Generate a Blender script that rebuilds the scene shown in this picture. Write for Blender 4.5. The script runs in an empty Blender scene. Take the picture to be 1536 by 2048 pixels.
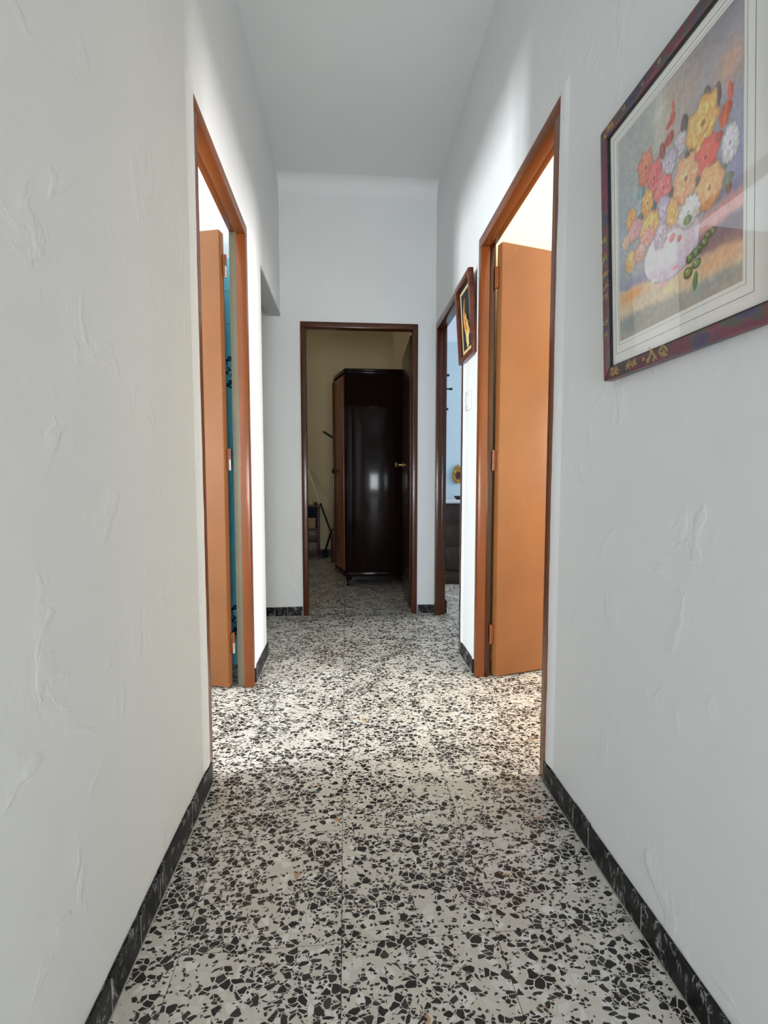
import bpy, bmesh, math, random
import numpy as np
from mathutils import Vector, Matrix

random.seed(7)
scene = bpy.context.scene
COL = scene.collection
PI = math.pi

# ------------------------------------------------------------------ camera
cam_data = bpy.data.cameras.new('camera')
cam = bpy.data.objects.new('camera', cam_data)
COL.objects.link(cam)
cam_data.sensor_fit = 'VERTICAL'
cam_data.sensor_height = 36.0
cam_data.sensor_width = 27.0
cam_data.lens = 970.0 / 2048.0 * 36.0
cam_data.clip_start = 0.02
YAW, PITCH = math.radians(4.528), math.radians(3.951)
cam.location = (0, 0, 0.92)
cam.rotation_euler = (PI / 2 - PITCH, 0, -YAW)
scene.camera = cam

# ------------------------------------------------------------------ world, lights, exposure
world = bpy.data.worlds.new('world')
scene.world = world
world.use_nodes = True
wb = world.node_tree.nodes['Background']
wb.inputs['Color'].default_value = (0.75, 0.87, 1.0, 1)
wb.inputs['Strength'].default_value = 0.6
scene.view_settings.view_transform = 'Standard'
scene.view_settings.look = 'None'
scene.view_settings.gamma = 1.0
scene.view_settings.exposure = -0.10
scene.view_settings.use_curve_mapping = False


def area(name, loc, target, sx, sy, power, color):
    d = bpy.data.lights.new(name, 'AREA')
    d.shape = 'RECTANGLE'
    d.size, d.size_y = sx, sy
    d.energy = power
    d.color = color
    o = bpy.data.objects.new(name, d)
    COL.objects.link(o)
    o.location = loc
    o.rotation_euler = (Vector(target) - Vector(loc)).to_track_quat('-Z', 'Y').to_euler()
    return o


# daylight arriving at each window of the flat
area('daylight_bathroom', (-2.60, 1.00, 1.18), (-0.5, 1.50, 1.25), 0.42, 0.55, 134, (0.90, 0.96, 1.0))
area('daylight_bedroom', (3.56, 1.20, 1.34), (0.6, 1.60, 1.40), 0.60, 0.85, 146, (1.0, 0.955, 0.965))
area('daylight_behind', (0.12, -2.42, 0.64), (0.12, 0.0, 0.98), 0.80, 0.72, 70, (0.90, 0.96, 1.0))
area('daylight_blue_room', (3.32, 3.75, 1.50), (1.0, 3.9, 1.40), 1.0, 1.2, 74, (0.98, 0.99, 1.0))
area('daylight_far_room', (-2.72, 4.75, 1.95), (0.0, 5.40, 1.7), 0.6, 0.8, 9.5, (1.0, 0.95, 0.86))


# ------------------------------------------------------------------ helpers
def s2l(c):
    c = c / 255.0
    return c / 12.92 if c <= 0.04045 else ((c + 0.055) / 1.055) ** 2.4


def rgb(r, g, b):
    return (s2l(r), s2l(g), s2l(b), 1.0)


class N:
    """small node-tree writer"""
    def __init__(self, name):
        self.m = bpy.data.materials.new(name)
        self.m.use_nodes = True
        self.t = self.m.node_tree
        self.b = self.t.nodes['Principled BSDF']
        self.out = self.t.nodes['Material Output']

    def n(self, typ, **kw):
        nd = self.t.nodes.new(typ)
        for k, v in kw.items():
            setattr(nd, k, v)
        return nd

    def l(self, a, b):
        self.t.links.new(a, b)

    def coord(self, kind='Object'):
        return self.n('ShaderNodeTexCoord').outputs[kind]

    def noise(self, vec, scale, detail=3, rough=0.5, dist=0.0):
        nd = self.n('ShaderNodeTexNoise')
        nd.inputs['Scale'].default_value = scale
        nd.inputs['Detail'].default_value = detail
        nd.inputs['Roughness'].default_value = rough
        nd.inputs['Distortion'].default_value = dist
        if vec is not None:
            self.l(vec, nd.inputs['Vector'])
        return nd

    def voro(self, vec, scale, feature='F1'):
        nd = self.n('ShaderNodeTexVoronoi', feature=feature)
        nd.inputs['Scale'].default_value = scale
        self.l(vec, nd.inputs['Vector'])
        return nd

    def ramp(self, fac, stops, interp='LINEAR'):
        nd = self.n('ShaderNodeValToRGB')
        nd.color_ramp.interpolation = interp
        els = nd.color_ramp.elements
        while len(els) < len(stops):
            els.new(0.5)
        for e, (p, c) in zip(els, stops):
            e.position = p
            e.color = c
        self.l(fac, nd.inputs['Fac'])
        return nd.outputs['Color']

    def math(self, op, a, b=None, clamp=False):
        nd = self.n('ShaderNodeMath', operation=op, use_clamp=clamp)
        for i, v in enumerate((a, b)):
            if v is None:
                continue
            if hasattr(v, 'type'):
                self.l(v, nd.inputs[i])
            else:
                nd.inputs[i].default_value = v
        return nd.outputs[0]

    def smooth(self, v, lo, hi):
        nd = self.n('ShaderNodeMapRange', interpolation_type='SMOOTHSTEP')
        self.l(v, nd.inputs['Value'])
        for i, x in ((1, lo), (2, hi)):
            if hasattr(x, 'type'):
                self.l(x, nd.inputs[i])
            else:
                nd.inputs[i].default_value = x
        return nd.outputs['Result']

    def mix(self, fac, a, b):
        nd = self.n('ShaderNodeMix', data_type='RGBA')
        for s, v in ((nd.inputs[0], fac), (nd.inputs[6], a), (nd.inputs[7], b)):
            if hasattr(v, 'type'):
                self.l(v, s)
            else:
                s.default_value = v
        return nd.outputs[2]

    def bump(self, height, strength=0.2, distance=0.01):
        nd = self.n('ShaderNodeBump')
        nd.inputs['Strength'].default_value = strength
        nd.inputs['Distance'].default_value = distance
        self.l(height, nd.inputs['Height'])
        self.l(nd.outputs['Normal'], self.b.inputs['Normal'])

    def base(self, c):
        if hasattr(c, 'type'):
            self.l(c, self.b.inputs['Base Color'])
        else:
            self.b.inputs['Base Color'].default_value = c

    def set(self, **kw):
        for k, v in kw.items():
            self.b.inputs[k.replace('_', ' ')].default_value = v
        return self


def plain(name, col, rough=0.5, metal=0.0, var=0.06, scale=14.0, bump=0.0, spec=0.5):
    g = N(name)
    c = g.coord()
    nz = g.noise(c, scale, 4)
    d = tuple(x * (1 - var) for x in col[:3]) + (1,)
    e = tuple(min(1, x * (1 + var)) for x in col[:3]) + (1,)
    g.base(g.ramp(nz.outputs['Fac'], [(0.3, d), (0.7, e)]))
    g.set(Roughness=rough, Metallic=metal)
    g.b.inputs['Specular IOR Level'].default_value = spec
    if bump:
        g.bump(nz.outputs['Fac'], bump, 0.004)
    return g.m


def plaster(name, col, bumpy=0.35, rough=0.75):
    g = N(name)
    c = g.coord()
    n1 = g.noise(c, 2.2, 3)
    n2 = g.noise(c, 9.0, 4, 0.55, 0.6)
    n3 = g.noise(c, 55.0, 2)
    d = tuple(x * 0.965 for x in col[:3]) + (1,)
    g.base(g.ramp(n1.outputs['Fac'], [(0.3, d), (0.7, col)]))
    patch = g.smooth(n2.outputs['Fac'], 0.58, 0.66)          # trowel flakes under the paint
    hgt = g.math('ADD', g.math('MULTIPLY', patch, 0.35), g.math('ADD', g.math('MULTIPLY', n2.outputs['Fac'], 0.9), g.math('MULTIPLY', n3.outputs['Fac'], 0.10)))
    g.bump(hgt, bumpy, 0.006)
    g.set(Roughness=rough)
    g.b.inputs['Specular IOR Level'].default_value = 0.3
    return g.m


def gloss_paint(name, col, rough=0.28, bump=0.25, chips=True):
    """thick brush-painted enamel over wood, with a few chips showing the light primer"""
    g = N(name)
    c = g.coord()
    n1 = g.noise(c, 3.5, 3)
    mp = g.n('ShaderNodeMapping')
    mp.inputs['Scale'].default_value = (60, 60, 7)
    g.l(c, mp.inputs['Vector'])
    brush = g.noise(mp.outputs[0], 1.0, 3)
    lump = g.noise(c, 130.0, 2)
    d = tuple(x * 0.88 for x in col[:3]) + (1,)
    e = tuple(min(1, x * 1.10) for x in col[:3]) + (1,)
    base = g.ramp(n1.outputs['Fac'], [(0.3, d), (0.7, e)])
    if chips:
        ch = g.noise(c, 95.0, 2)
        msk = g.smooth(ch.outputs['Fac'], 0.775, 0.79)
        base = g.mix(msk, base, rgb(225, 205, 180))
    g.base(base)
    hgt = g.math('ADD', g.math('MULTIPLY', brush.outputs['Fac'], 0.6), g.math('MULTIPLY', lump.outputs['Fac'], 0.55))
    g.bump(hgt, bump, 0.002)
    g.set(Roughness=rough)
    return g.m


def terrazzo():
    g = N('terrazzo')
    c = g.coord()
    info = g.n('ShaderNodeObjectInfo')
    sep = g.n('ShaderNodeSeparateXYZ')
    g.l(c, sep.inputs[0])
    off = g.math('MULTIPLY', info.outputs['Random'], 61.0)
    cmb = g.n('ShaderNodeCombineXYZ')
    g.l(sep.outputs[0], cmb.inputs[0])
    g.l(sep.outputs[1], cmb.inputs[1])
    g.l(off, cmb.inputs[2])
    v = cmb.outputs[0]
    wob = g.noise(v, 45.0, 2)
    va = g.n('ShaderNodeVectorMath', operation='MULTIPLY_ADD')
    g.l(wob.outputs['Color'], va.inputs[0])
    va.inputs[1].default_value = (0.009, 0.009, 0.006)
    g.l(v, va.inputs[2])
    v2 = va.outputs[0]
    cl = g.noise(v, 9.0, 2)

    def chips(scale, lo, hi, edge, rot=0.0, stretch=1.0):
        mp = g.n('ShaderNodeMapping')
        mp.inputs['Rotation'].default_value = (0, 0, rot)
        mp.inputs['Scale'].default_value = (1.0, stretch, 1.0)
        g.l(v2, mp.inputs['Vector'])
        a = g.voro(mp.outputs[0], scale)
        e = g.voro(mp.outputs[0], scale, 'DISTANCE_TO_EDGE')
        s = g.n('ShaderNodeSeparateColor')
        g.l(a.outputs['Color'], s.inputs[0])
        nd = g.n('ShaderNodeMapRange')
        g.l(cl.outputs['Fac'], nd.inputs['Value'])
        nd.inputs[1].default_value = 0.33
        nd.inputs[2].default_value = 0.68
        nd.inputs[3].default_value = lo
        nd.inputs[4].default_value = hi
        on = g.math('LESS_THAN', s.outputs[0], nd.outputs[0])
        return g.math('MULTIPLY', on, g.smooth(e.outputs['Distance'], edge, edge + 0.03)), s, on

    big, sb, on1 = chips(62.0, 0.08, 0.50, 0.045, 0.4, 1.15)
    mid, ss0, on2 = chips(64.0, 0.06, 0.34, 0.06, 0.9, 2.0)
    small, ss, on3 = chips(130.0, 0.12, 0.48, 0.07, 0.2, 1.3)
    off1 = g.math('SUBTRACT', 1.0, on1)
    off2 = g.math('MULTIPLY', off1, g.math('SUBTRACT', 1.0, on2))
    black = g.math('MAXIMUM', big, g.math('MAXIMUM', g.math('MULTIPLY', mid, off1), g.math('MULTIPLY', small, off2)))
    wc = g.voro(v, 47.0)
    we = g.voro(v, 47.0, 'DISTANCE_TO_EDGE')
    sw = g.n('ShaderNodeSeparateColor')
    g.l(wc.outputs['Color'], sw.inputs[0])
    marble = g.ramp(sw.outputs[1], [(0.0, rgb(201, 195, 183)), (0.5, rgb(207, 202, 191)), (0.75, rgb(213, 209, 201)), (1.0, rgb(224, 222, 216))])
    base = g.mix(g.smooth(we.outputs['Distance'], 0.0, 0.16), rgb(204, 198, 186), marble)
    tan = g.math('GREATER_THAN', sw.outputs[0], 0.9955)
    base = g.mix(g.math('MULTIPLY', tan, g.smooth(we.outputs['Distance'], 0.05, 0.1)), base, rgb(186, 150, 118))
    dark = g.ramp(sb.outputs[1], [(0.0, rgb(34, 32, 30)), (0.7, rgb(46, 43, 40)), (1.0, rgb(66, 64, 60))])
    g.base(g.mix(black, base, dark))
    ro = g.noise(c, 14.0, 3)
    rr = g.n('ShaderNodeMapRange')
    g.l(ro.outputs['Fac'], rr.inputs['Value'])
    rr.inputs[3].default_value = 0.30
    rr.inputs[4].default_value = 0.48
    g.l(rr.outputs[0], g.b.inputs['Roughness'])
    g.b.inputs['Specular IOR Level'].default_value = 0.4
    return g.m


def black_marble():
    g = N('black_marble')
    c = g.coord()
    info = g.n('ShaderNodeObjectInfo')
    va = g.n('ShaderNodeVectorMath', operation='ADD')
    cmb = g.n('ShaderNodeCombineXYZ')
    g.l(g.math('MULTIPLY', info.outputs['Random'], 31.0), cmb.inputs[0])
    g.l(c, va.inputs[0])
    g.l(cmb.outputs[0], va.inputs[1])
    mp = g.n('ShaderNodeMapping')
    mp.inputs['Scale'].default_value = (26, 26, 11)
    mp.inputs['Rotation'].default_value = (0.5, 0.2, 0.3)
    g.l(va.outputs[0], mp.inputs['Vector'])
    nz = g.noise(mp.outputs[0], 1.0, 5, 0.6, 1.4)
    d = g.math('ABSOLUTE', g.math('SUBTRACT', nz.outputs['Fac'], 0.5))
    vein = g.math('SUBTRACT', 1.0, g.smooth(d, 0.0, 0.030))
    msk = g.smooth(g.noise(va.outputs[0], 30.0, 2).outputs['Fac'], 0.45, 0.62)
    cloud = g.ramp(g.noise(mp.outputs[0], 0.6, 3).outputs['Fac'], [(0.35, rgb(8, 8, 9)), (0.75, rgb(30, 31, 33))])
    g.base(g.mix(g.math('MULTIPLY', vein, msk), cloud, rgb(165, 165, 165)))
    g.set(Roughness=0.38)
    g.b.inputs['Specular IOR Level'].default_value = 0.25
    return g.m


def dark_wood(name, c1, c2, rough=0.22, axis=2, spec=0.5):
    g = N(name)
    c = g.coord()
    mp = g.n('ShaderNodeMapping')
    s = [38, 38, 38]
    s[axis] = 2.2
    mp.inputs['Scale'].default_value = s
    g.l(c, mp.inputs['Vector'])
    nz = g.noise(mp.outputs[0], 1.0, 5, 0.6, 0.8)
    g.base(g.ramp(nz.outputs['Fac'], [(0.3, c1), (0.7, c2)]))
    g.bump(nz.outputs['Fac'], 0.10, 0.002)
    g.set(Roughness=rough)
    g.b.inputs['Specular IOR Level'].default_value = spec
    return g.m


def marbled_frame():
    g = N('marbled_frame')
    c = g.coord()
    nz = g.noise(c, 11.0, 5, 0.62, 1.6)
    base = g.ramp(nz.outputs['Fac'], [(0.28, rgb(44, 44, 78)), (0.40, rgb(76, 64, 100)), (0.47, rgb(84, 82, 62)), (0.54, rgb(128, 52, 72)), (0.62, rgb(92, 58, 84)), (0.75, rgb(150, 66, 62))])
    fine = g.noise(c, 70.0, 4, 0.6, 2.0)
    base = g.mix(g.math('MULTIPLY', fine.outputs['Fac'], 0.3), base, rgb(34, 32, 40))
    g.base(base)
    g.bump(fine.outputs['Fac'], 0.15, 0.002)
    g.set(Roughness=0.3)
    return g.m


def leaf_gold(name, col=(0.9, 0.62, 0.22, 1), rough=0.3):
    g = N(name)
    nz = g.noise(g.coord(), 60.0, 4)
    d = tuple(x * 0.55 for x in col[:3]) + (1,)
    g.base(g.ramp(nz.outputs['Fac'], [(0.35, d), (0.6, col)]))
    g.set(Roughness=rough, Metallic=0.9)
    g.bump(nz.outputs['Fac'], 0.3, 0.002)
    return g.m


def pane_glass():
    g = N('pane_glass')
    tr = g.n('ShaderNodeBsdfTransparent')
    gl = g.n('ShaderNodeBsdfGlossy')
    gl.inputs['Roughness'].default_value = 0.0
    mx = g.n('ShaderNodeMixShader')
    geo = g.n('ShaderNodeNewGeometry')
    g.l(g.math('MULTIPLY', 0.10, g.math('SUBTRACT', 1.0, geo.outputs['Backfacing'])), mx.inputs[0])
    g.l(tr.outputs[0], mx.inputs[1])
    g.l(gl.outputs[0], mx.inputs[2])
    g.l(mx.outputs[0], g.out.inputs['Surface'])
    return g.m


def print_ink():
    g = N('print_ink')
    a = g.n('ShaderNodeVertexColor', layer_name='ink')
    nz = g.noise(g.coord(), 220.0, 3)
    g.base(g.mix(g.math('MULTIPLY', nz.outputs['Fac'], 0.08), a.outputs['Color'], (0.2, 0.2, 0.2, 1)))
    g.set(Roughness=0.6)
    return g.m


def motif_tile():
    g = N('motif_glaze')
    nz = g.noise(g.coord(), 42.0, 2, 0.5, 1.5)
    g.base(g.mix(g.smooth(nz.outputs['Fac'], 0.50, 0.53), rgb(124, 214, 234), rgb(24, 58, 92)))
    g.set(Roughness=0.15)
    return g.m


M = {
    'wall': plaster('white_plaster', (0.80, 0.81, 0.81, 1)),
    'ceiling': plaster('ceiling_plaster', (0.74, 0.755, 0.75, 1), 0.12),
    'bath_wall': plaster('bathroom_white', (0.84, 0.87, 0.88, 1), 0.1),
    'cream': plaster('cream_plaster', rgb(250, 243, 214), 0.15),
    'blue': plaster('blue_plaster', rgb(186, 204, 215), 0.15),
    'lavender': plaster('lavender_plaster', rgb(214, 218, 232), 0.1),
    'beige': plaster('beige_plaster', rgb(214, 198, 160), 0.15),
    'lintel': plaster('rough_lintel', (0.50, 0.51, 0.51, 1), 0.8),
    'terrazzo': terrazzo(),
    'grout': plain('grout', rgb(120, 114, 102), 0.9, var=0.2, scale=60),
    'marble': black_marble(),
    'grout_light': plain('pale_grout', rgb(170, 168, 160), 0.9),
    'leaf_paint': gloss_paint('ochre_enamel', rgb(138, 87, 48), 0.30, 0.22),
    'frame_paint': gloss_paint('brown_enamel', rgb(118, 62, 27), 0.24, 0.30, False),
    'frame_dark': gloss_paint('dark_brown_enamel', rgb(78, 38, 18), 0.22, 0.30, False),
    'leaf_dark': gloss_paint('umber_enamel', rgb(56, 30, 19), 0.25, 0.30, False),
    'rebate_grey': gloss_paint('olive_primer', rgb(122, 113, 90), 0.45, 0.2),
    'hinge': plain('painted_hinge', rgb(132, 72, 36), 0.35, var=0.15, scale=80),
    'hinge_worn': plain('worn_hinge', rgb(196, 190, 180), 0.4, 0.3, var=0.2, scale=120),
    'teal_tile': plain('teal_glaze', rgb(124, 214, 234), 0.15, var=0.05, scale=20),
    'pattern_tile': motif_tile(),
    'brass': leaf_gold('aged_brass', (0.55, 0.38, 0.16, 1), 0.28),
    'gold': plain('gilt', (0.44, 0.22, 0.04, 1), 0.25, 0.55, var=0.5, scale=150, bump=0.4),
    'gold_leaf': plain('gold_print', rgb(222, 196, 140), 0.35, 0.4, var=0.2, scale=90),
    'black_metal': plain('black_metal', rgb(24, 22, 22), 0.35),
    'mat_board': plain('mat_board', rgb(249, 248, 242), 0.8, var=0.01),
    'ruling': plain('ruling_ink', rgb(66, 66, 64), 0.8),
    'marbled': marbled_frame(),
    'frame_lip': plain('black_lip', rgb(26, 24, 28), 0.4),
    'glass': pane_glass(),
    'ink': print_ink(),
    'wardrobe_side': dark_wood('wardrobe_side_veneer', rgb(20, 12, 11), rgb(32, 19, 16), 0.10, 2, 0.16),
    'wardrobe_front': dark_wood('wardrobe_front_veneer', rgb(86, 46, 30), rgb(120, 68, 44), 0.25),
    'dresser_wood': dark_wood('dresser_veneer', rgb(38, 24, 20), rgb(60, 38, 30), 0.3),
    'small_frame': dark_wood('mahogany_frame', rgb(74, 34, 24), rgb(104, 50, 34), 0.25),
    'black_cloth': plain('black_cloth', rgb(30, 32, 32), 0.9, var=0.15, scale=200),
    'straw': plain('straw', rgb(226, 196, 140), 0.5, var=0.12, scale=160),
    'straw_gold': plain('golden_straw', rgb(226, 160, 74), 0.45, var=0.15, scale=160),
    'straw_shade': plain('toasted_straw', rgb(186, 128, 66), 0.5, var=0.15, scale=160),
    'plastic': plain('white_plastic', rgb(232, 232, 230), 0.3, var=0.01),
    'white_stone': plain('white_marble', rgb(216, 216, 220), 0.25, var=0.06, scale=8),
    'mop_metal': plain('pale_metal_tube', rgb(244, 236, 214), 0.4),
    'card': plain('cardboard', rgb(190, 160, 120), 0.9, var=0.1),
    'nightstand': dark_wood('nightstand_wood', rgb(64, 44, 34), rgb(92, 66, 50), 0.4),
    'niche': plain('niche_blue_paper', rgb(36, 48, 66), 0.8),
    'pink': plain('pink_cloth', rgb(190, 140, 140), 0.9, var=0.15, scale=40, bump=0.3),
    'cream_glaze': plain('cream_glaze', rgb(210, 196, 166), 0.3),
    'portrait': plain('portrait_enamel', rgb(74, 42, 40), 0.25, var=0.5, scale=70),
    'window_white': plain('window_enamel', rgb(225, 225, 220), 0.35),
}


def bm_box(bm, lo, hi):
    x0, y0, z0 = lo
    x1, y1, z1 = hi
    v = [bm.verts.new(p) for p in ((x0, y0, z0), (x1, y0, z0), (x1, y1, z0), (x0, y1, z0), (x0, y0, z1), (x1, y0, z1), (x1, y1, z1), (x0, y1, z1))]
    for f in ((3, 2, 1, 0), (4, 5, 6, 7), (0, 1, 5, 4), (1, 2, 6, 5), (2, 3, 7, 6), (3, 0, 4, 7)):
        bm.faces.new([v[i] for i in f])
    return v


def finish(name, bm, mat, parent=None, bevel=0.0, seg=2, smooth=False, loc=None, rot=None):
    bmesh.ops.recalc_face_normals(bm, faces=bm.faces[:])
    if bevel:
        bmesh.ops.bevel(bm, geom=[e for e in bm.edges if e.calc_face_angle(0) > 0.4], offset=bevel, segments=seg, affect='EDGES', profile=0.5)
    me = bpy.data.meshes.new(name)
    bm.to_mesh(me)
    bm.free()
    if smooth:
        for p in me.polygons:
            p.use_smooth = True
        me.set_sharp_from_angle(angle=math.radians(40))
    me.materials.append(mat)
    o = bpy.data.objects.new(name, me)
    COL.objects.link(o)
    if parent:
        o.parent = parent
        o.matrix_parent_inverse = parent.matrix_basis.inverted()
    if loc:
        o.location = loc
    if rot:
        o.rotation_euler = rot
    return o


def box(name, lo, hi, mat, parent=None, bevel=0.0, seg=2, **kw):
    bm = bmesh.new()
    bm_box(bm, lo, hi)
    return finish(name, bm, mat, parent, bevel, seg, smooth=bevel > 0, **kw)


def boxes(name, lst, mat, parent=None, bevel=0.0, **kw):
    bm = bmesh.new()
    for lo, hi in lst:
        bm_box(bm, lo, hi)
    return finish(name, bm, mat, parent, bevel, smooth=bevel > 0, **kw)


def bm_tube(bm, pts, rad, seg=12, cap=True):
    """round tube through pts with a radius per point"""
    pts = [Vector(p) for p in pts]
    if not hasattr(rad, '__len__'):
        rad = [rad] * len(pts)
    rings = []
    for i, p in enumerate(pts):
        a = pts[max(i - 1, 0)]
        b = pts[min(i + 1, len(pts) - 1)]
        d = (b - a).normalized()
        q = d.to_track_quat('Z', 'Y')
        rings.append([bm.verts.new(p + q @ Vector((math.cos(2 * PI * k / seg) * rad[i], math.sin(2 * PI * k / seg) * rad[i], 0))) for k in range(seg)])
    for r0, r1 in zip(rings, rings[1:]):
        for k in range(seg):
            bm.faces.new((r0[k], r0[(k + 1) % seg], r1[(k + 1) % seg], r1[k]))
    if cap:
        bm.faces.new(rings[0][::-1])
        bm.faces.new(rings[-1])


def tube(name, pts, rad, mat, parent=None, seg=12, **kw):
    bm = bmesh.new()
    bm_tube(bm, pts, rad, seg)
    return finish(name, bm, mat, parent, smooth=True, **kw)


def lathe(name, prof, mat, parent=None, axis=(0, 0, 1), origin=(0, 0, 0), seg=20, **kw):
    """prof: (radius, height along axis)"""
    bm = bmesh.new()
    ax = Vector(axis).normalized()
    pts = [Vector(origin) + ax * h for r, h in prof]
    q = ax.to_track_quat('Z', 'Y')
    rings = []
    for (r, h), p in zip(prof, pts):
        rings.append([bm.verts.new(p + q @ Vector((math.cos(2 * PI * k / seg) * r, math.sin(2 * PI * k / seg) * r, 0))) for k in range(seg)])
    for r0, r1 in zip(rings, rings[1:]):
        for k in range(seg):
            bm.faces.new((r0[k], r0[(k + 1) % seg], r1[(k + 1) % seg], r1[k]))
    bm.faces.new(rings[0][::-1])
    bm.faces.new(rings[-1])
    return finish(name, bm, mat, parent, smooth=True, **kw)


def prism(name, poly, fn, depth, mat, parent=None, bevel=0.0, **kw):
    """extrude a 2D polygon: fn(a, b, d) gives the 3D point at depth d"""
    bm = bmesh.new()
    f0 = [bm.verts.new(fn(a, b, 0)) for a, b in poly]
    f1 = [bm.verts.new(fn(a, b, depth)) for a, b in poly]
    n = len(poly)
    bm.faces.new(f0)
    bm.faces.new(f1[::-1])
    for i in range(n):
        bm.faces.new((f0[i], f0[(i + 1) % n], f1[(i + 1) % n], f1[i]))
    return finish(name, bm, mat, parent, bevel, smooth=bevel > 0, **kw)


def thing(name, label, cat, loc=(0, 0, 0), rotz=0.0, group=None):
    o = bpy.data.objects.new(name, None)
    o.empty_display_size = 0.05
    COL.objects.link(o)
    o.location = loc
    o.rotation_euler = (0, 0, rotz)
    o['label'] = label
    o['category'] = cat
    if group:
        o['group'] = group
    return o


def tag(o, label, cat, group=None):
    o['label'] = label
    o['category'] = cat
    if group:
        o['group'] = group
    return o


def structure(o, label=None, cat=None):
    o['kind'] = 'structure'
    if label:
        o['label'] = label
    if cat:
        o['category'] = cat
    return o


# ------------------------------------------------------------------ dimensions (metres)
XL, XR = -0.413, 0.60          # corridor faces of the long walls
YB, YE = 3.235, -2.30          # wall with the far doorway, wall behind the viewer
CEIL = 2.80
ZD = 1.975                     # top of the door frames

# ------------------------------------------------------------------ floor: terrazzo tiles on a slab
T0X, T0Y, TS = -0.013, 0.905, 0.3125
floor = structure(box('floor', (-2.8, -2.6, -0.12), (3.6, 6.0, -0.004), M['grout']))
ix0, ix1, iy0, iy1 = -3, 4, -3, 16
bm = bmesh.new()
g = 0.0007
bm_box(bm, (g, g, -0.03), (TS - g, TS - g, 0.0))
bmesh.ops.recalc_face_normals(bm, faces=bm.faces[:])
tile_me = bpy.data.meshes.new('floor_tile')
bm.to_mesh(tile_me)
bm.free()
tile_me.materials.append(M['terrazzo'])
for iy in range(iy0, iy1):
    for ix in range(ix0, ix1):
        o = bpy.data.objects.new('floor_tile', tile_me)
        COL.objects.link(o)
        o.location = (T0X + ix * TS, T0Y + iy * TS, random.uniform(-0.0006, 0.0))
        o.parent = floor
xa, xb = T0X + ix0 * TS, T0X + ix1 * TS
ya, yb = T0Y + iy0 * TS, T0Y + iy1 * TS
boxes('floor_margin', [((-2.7, ya, -0.03), (xa, yb, -0.0004)), ((xb, ya, -0.03), (3.5, yb, -0.0004)), ((-2.7, -2.5, -0.03), (3.5, ya, -0.0004))], M['terrazzo'], floor)

# ------------------------------------------------------------------ ceiling and rounded covings
structure(box('ceiling', (-2.8, -2.6, CEIL), (3.7, 6.0, CEIL + 0.1), M['ceiling']))


def coving(name, path_fn, length_pts, r, mat):
    """concave quarter-round; path_fn(p, a, b): point at path position p, a out from the wall, b down from the ceiling"""
    bm = bmesh.new()
    rows = []
    prof = [(0.0, 0.0)] + [(r - r * math.sin(t), r - r * math.cos(t)) for t in [i * PI / 2 / 10 for i in range(11)]]
    for p in length_pts:
        rows.append([bm.verts.new(path_fn(p, a, b)) for a, b in prof])
    n = len(prof)
    for r0, r1 in zip(rows, rows[1:]):
        for i in range(n):
            bm.faces.new((r0[i], r0[(i + 1) % n], r1[(i + 1) % n], r1[i]))
    bm.faces.new(rows[0][::-1])
    bm.faces.new(rows[-1])
    return structure(finish(name, bm, mat, smooth=True))


RC = 0.085
coving('trim_1', lambda p, a, b: (p, YB - a, CEIL - b), [XL, XR], RC, M['wall'])
coving('trim_2', lambda p, a, b: (p, 5.80 - a, CEIL - b), [-2.6, 0.57], 0.24, M['beige'])
coving('trim_3', lambda p, a, b: (0.57 - a, p, CEIL - b), [3.335, 5.80], 0.24, M['beige'])


def wall(name, lst, mat):
    return structure(boxes(name, lst, mat))


# openings: left bathroom door, left passage, right near door, right far door, far door
LD = (1.427, 2.163)
LP = (2.51, YB)
RD = (1.366, 2.190)
RD2 = (2.452, 3.215)
FD = (-0.287, 0.481)
ZF = 1.93
ZP = 1.965
wall('wall_left', [((XL - .05, YE, 0), (XL, LD[0], CEIL)), ((XL - .05, LD[0], ZD), (XL, LD[1], CEIL)), ((XL - .05, LD[1], 0), (XL, LP[0], CEIL)), ((XL - .05, LP[0], ZP), (XL, LP[1], CEIL))], M['wall'])
wall('wall_left_bathroom', [((XL - .07, 0.0, 0), (XL - .05, LD[0], CEIL)), ((XL - .07, LD[0], ZD), (XL - .05, LD[1], CEIL)), ((XL - .07, LD[1], 0), (XL - .05, 2.455, CEIL))], M['bath_wall'])
wall('wall_left_lintel', [((XL - .085, LP[0] - .05, ZP), (XL - .05, LP[1], CEIL)), ((XL - .07, 2.455, 0), (XL - .05, LP[0], ZP))], M['wall'])
bm = bmesh.new()
NS = 26
rows = []
for i in range(NS + 1):
    y = LP[0] + (LP[1] - LP[0]) * i / NS
    j = lambda: random.uniform(-0.004, 0.004)
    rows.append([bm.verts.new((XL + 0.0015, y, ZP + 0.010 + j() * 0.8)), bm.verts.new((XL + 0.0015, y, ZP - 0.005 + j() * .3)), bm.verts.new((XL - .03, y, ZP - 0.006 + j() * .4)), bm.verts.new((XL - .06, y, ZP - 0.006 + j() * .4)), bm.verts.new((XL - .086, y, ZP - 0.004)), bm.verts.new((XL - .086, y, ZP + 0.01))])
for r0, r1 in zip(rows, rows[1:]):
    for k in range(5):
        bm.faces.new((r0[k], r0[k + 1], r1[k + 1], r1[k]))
structure(finish('trim_4', bm, M['lintel'], smooth=True))

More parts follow.
